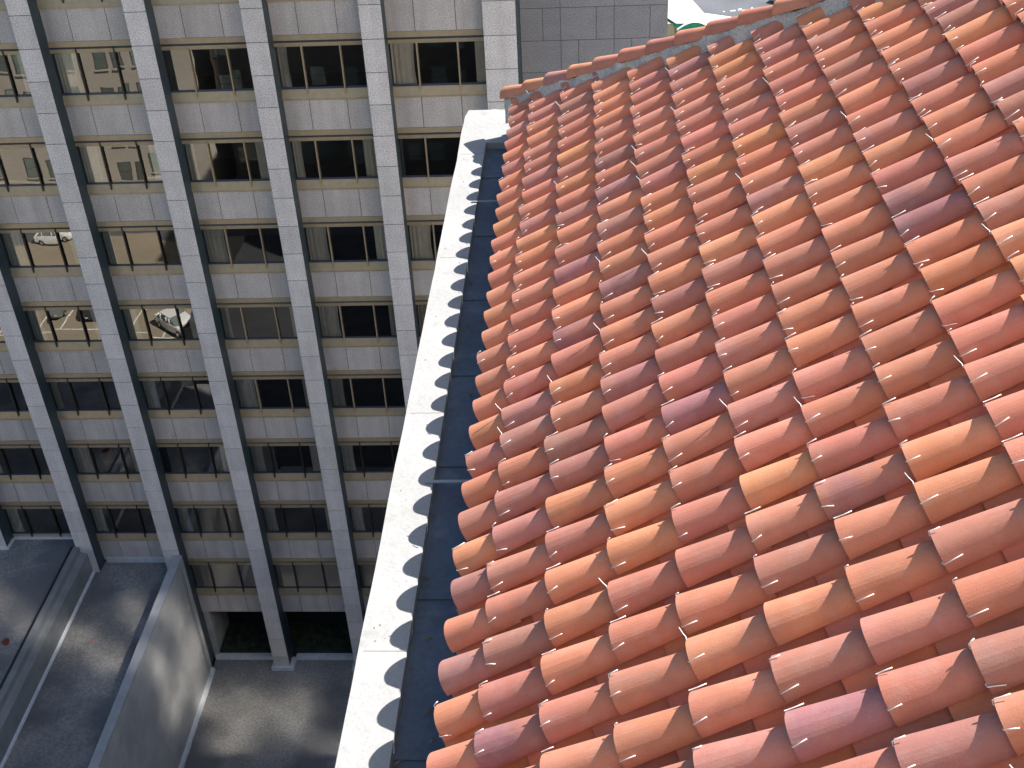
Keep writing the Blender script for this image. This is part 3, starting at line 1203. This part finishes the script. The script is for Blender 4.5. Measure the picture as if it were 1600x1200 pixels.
def car(x, y, rz, bodym, label, L=4.4, W=1.75, Hc=1.42):
    root = thing('parked_car', label, 'car', (x, y, .012), 'cars parked in the lot')
    root.rotation_euler = (0, 0, rz)
    hl = L / 2
    # body: lofted sections along x (front = +x)
    secs = [(-hl, .72, .42, .80), (-hl + .12, .82, .30, .95), (-hl * .55, .86, .24, .98), (0, .875, .22, .96),
            (hl * .45, .87, .22, .94), (hl - .35, .82, .25, .84), (hl - .05, .70, .34, .70), (hl, .60, .40, .62)]
    m = MB()
    rings = []
    for (sx, hw_, zb, zt) in secs:
        rings.append([(sx, -hw_, zb + .12), (sx, -hw_ * .96, zb), (sx, hw_ * .96, zb), (sx, hw_, zb + .12),
                      (sx, hw_, zt - .16), (sx, hw_ * .93, zt - .02), (sx, 0, zt), (sx, -hw_ * .93, zt - .02), (sx, -hw_, zt - .16)])
    for r_a, r_b in zip(rings[:-1], rings[1:]):
        for q in range(9):
            m.face([r_a[q], r_a[(q + 1) % 9], r_b[(q + 1) % 9], r_b[q]], 0, True)
    m.face(rings[0])
    m.face(rings[-1])
    body = link('body', weld(m.mesh('body', [bodym])), root)
    # cabin
    cs = [(-hl + .42, .70, .93), (-hl + 1.05, .62, Hc), (.25, .62, Hc), (hl - 1.15, .74, .92)]
    m = MB()
    for (xa, wa, za), (xb, wb, zb) in zip(cs[:-1], cs[1:]):
        top = za > 1.2 and zb > 1.2
        m.face([(xa, -wa, za), (xb, -wb, zb), (xb, wb, zb), (xa, wa, za)], 0 if top else 1)
    m.face([(cs[0][0], -.80, .90), (cs[3][0], -.80, .90), (cs[2][0], -.62, Hc), (cs[1][0], -.62, Hc)], 1)
    m.face([(cs[0][0], .80, .90), (cs[3][0], .80, .90), (cs[2][0], .62, Hc), (cs[1][0], .62, Hc)], 1)
    link('cabin', m.mesh('cabin', [bodym, 'pane']), root)
    m = MB()
    for s_ in (-1, 1):
        for (xa, xb) in ((cs[1][0], cs[1][0] + .09), (-.25, -.16), (cs[2][0] - .09, cs[2][0])):
            m.box(xa, xb, min(s_ * .63, s_ * .80), max(s_ * .63, s_ * .80), .93, Hc - .05)
    link('pillar', m.mesh('pillar', [bodym]), root)
    for wx in (-hl * .6, hl * .62):
        for s_ in (-1, 1):
            m = MB()
            n_ = 14
            prof = [(wx + .31 * math.cos(2 * math.pi * a / n_), .31 + .31 * math.sin(2 * math.pi * a / n_)) for a in range(n_)]
            y_a, y_b = sorted((s_ * .66, s_ * .885))
            m.prism(prof, 'y', y_a, y_b)
            wl = link('wheel', m.mesh('wheel', ['rubber']), root)
            m = MB()
            prof = [(wx + .19 * math.cos(2 * math.pi * a / n_), .31 + .19 * math.sin(2 * math.pi * a / n_)) for a in range(n_)]
            y_a, y_b = sorted((s_ * .886, s_ * .90))
            m.prism(prof, 'y', y_a, y_b)
            link('rim', m.mesh('rim', ['chrome']), wl)
    for s_ in (-1, 1):
        m = MB()
        y_a, y_b = sorted((s_ * .36, s_ * .60))
        m.box(hl - .06, hl + .012, y_a, y_b, .50, .62)
        link('headlight', m.mesh('headlight', ['car_white']), root)
        m = MB()
        m.box(-hl - .012, -hl + .06, y_a, y_b, .58, .70)
        link('tail_light', m.mesh('tail_light', ['scrap_dark']), root)
    return root


car(-22.6, -43.2, math.radians(84), 'car_dark', 'black saloon car parked in the lot, mirrored in a left hand window')
car(-25.6, -43.6, math.radians(92), 'car_grey', 'grey car parked beside the black saloon in the lot')
car(-15.2, -41.6, math.radians(40), 'car_white', 'white car standing askew in the lot, mirrored in a window')
car(-31.5, -57.0, math.radians(4), 'car_white', 'white car parked close along the foot of the beige building')

# =================================================================== STREET BEYOND, TOP RIGHT
g = MB()
g.box(24, 31.5, 96, 150, .004, .12)
g.box(31.5, 80, 96, 112.5, .004, .121)
struct('pavement', g, ['pavement'])
g = MB()
rr = random.Random(5)
for (x, y, dx, dy) in ((39.3, 121.6, .7, .3), (40.4, 121.9, .5, .5), (40.9, 121.7, .9, .25), (43.4, 120.4, .9, .2), (44.2, 120.9, .8, .25),
                       (42.6, 118.9, .4, .5), (38.3, 121.4, .25, .3), (42.2, 122.6, .25, .2)):
    g.face([(x, y, .008), (x + dx, y + rr.uniform(-.3, .3), .008), (x + dx, y + dy + rr.uniform(-.1, .3), .008), (x, y + dy, .008)])
struct('road_marking', g, ['road_paint'])

kiosk = thing('corner_pavilion', 'low street corner pavilion with white roof and arched green awning', 'pavilion', (32.4, 108, .12))
KO = Vector((32.4, 108, .12))


def kpart(name, mb, mats):
    mb.v = [(x - KO.x, y - KO.y, z - KO.z) for x, y, z in mb.v]
    return link(name, mb.mesh(name, mats), kiosk)



b = MB()
ROOF = [(29.2, 108.4), (30.7, 104.7), (35.0, 104.3), (45.5, 103.4), (45.5, 105.0), (38.1, 106.2), (34.4, 108.3), (32.6, 118), (29.2, 118)]
b.face([(x, y, 4.1) for x, y in ROOF])
b.face([(x, y, 3.85) for x, y in ROOF])
for p0, p1 in zip(ROOF, ROOF[1:] + ROOF[:1]):
    b.face([(*p0, 3.85), (*p1, 3.85), (*p1, 4.1), (*p0, 4.1)])
kpart('roof', b, ['pavement'])
b = MB()
for p0, p1 in zip(ROOF[:3], ROOF[1:4]):
    b.face([(p0[0], p0[1] - .02, 3.6), (p1[0], p1[1] - .02, 3.6), (p1[0], p1[1] - .02, 4.08), (p0[0], p0[1] - .02, 4.08)])
kpart('fascia', b, ['green'])
b = MB()
b.box(29.4, 30.6, 105.4, 117.5, .125, 3.84)
b.box(30.6, 44, 106.5, 106.7, .125, 3.84)
kpart('wall', b, ['tan_wall'])
b = MB()
arc = [(30.75 + 4.3 * q / 12, 3.55 + .95 * math.sin(math.pi * q / 12)) for q in range(13)]
for (xa, za), (xb, zb_) in zip(arc[:-1], arc[1:]):
    b.face([(xa, 103.6, 3.4), (xb, 103.6, 3.4), (xb, 103.6, zb_), (xa, 103.6, za)])
    b.face([(xa, 103.6, za), (xb, 103.6, zb_), (xb, 104.28, zb_), (xa, 104.28, za)], 1)
b.face([(30.75, 103.6, 3.4), (30.75, 104.28, 3.4), (30.75, 104.28, 3.6), (30.75, 103.6, 3.6)])
kpart('awning', b, ['green', 'pavement'])
b = MB()
b.face([(31.0, 103.4, 3.3), (31.9, 102.9, 3.3), (33.2, 101.2, 2.3), (32.2, 101.3, 2.2)])
b.face([(31.0, 103.4, 3.25), (31.9, 102.9, 3.25), (33.2, 101.2, 2.25), (32.2, 101.3, 2.15)])
kpart('valance', b, ['teal'])
car(47.2, 124.6, math.radians(150), 'car_white', 'white car on the street past the tiled hip, cut by the top edge')
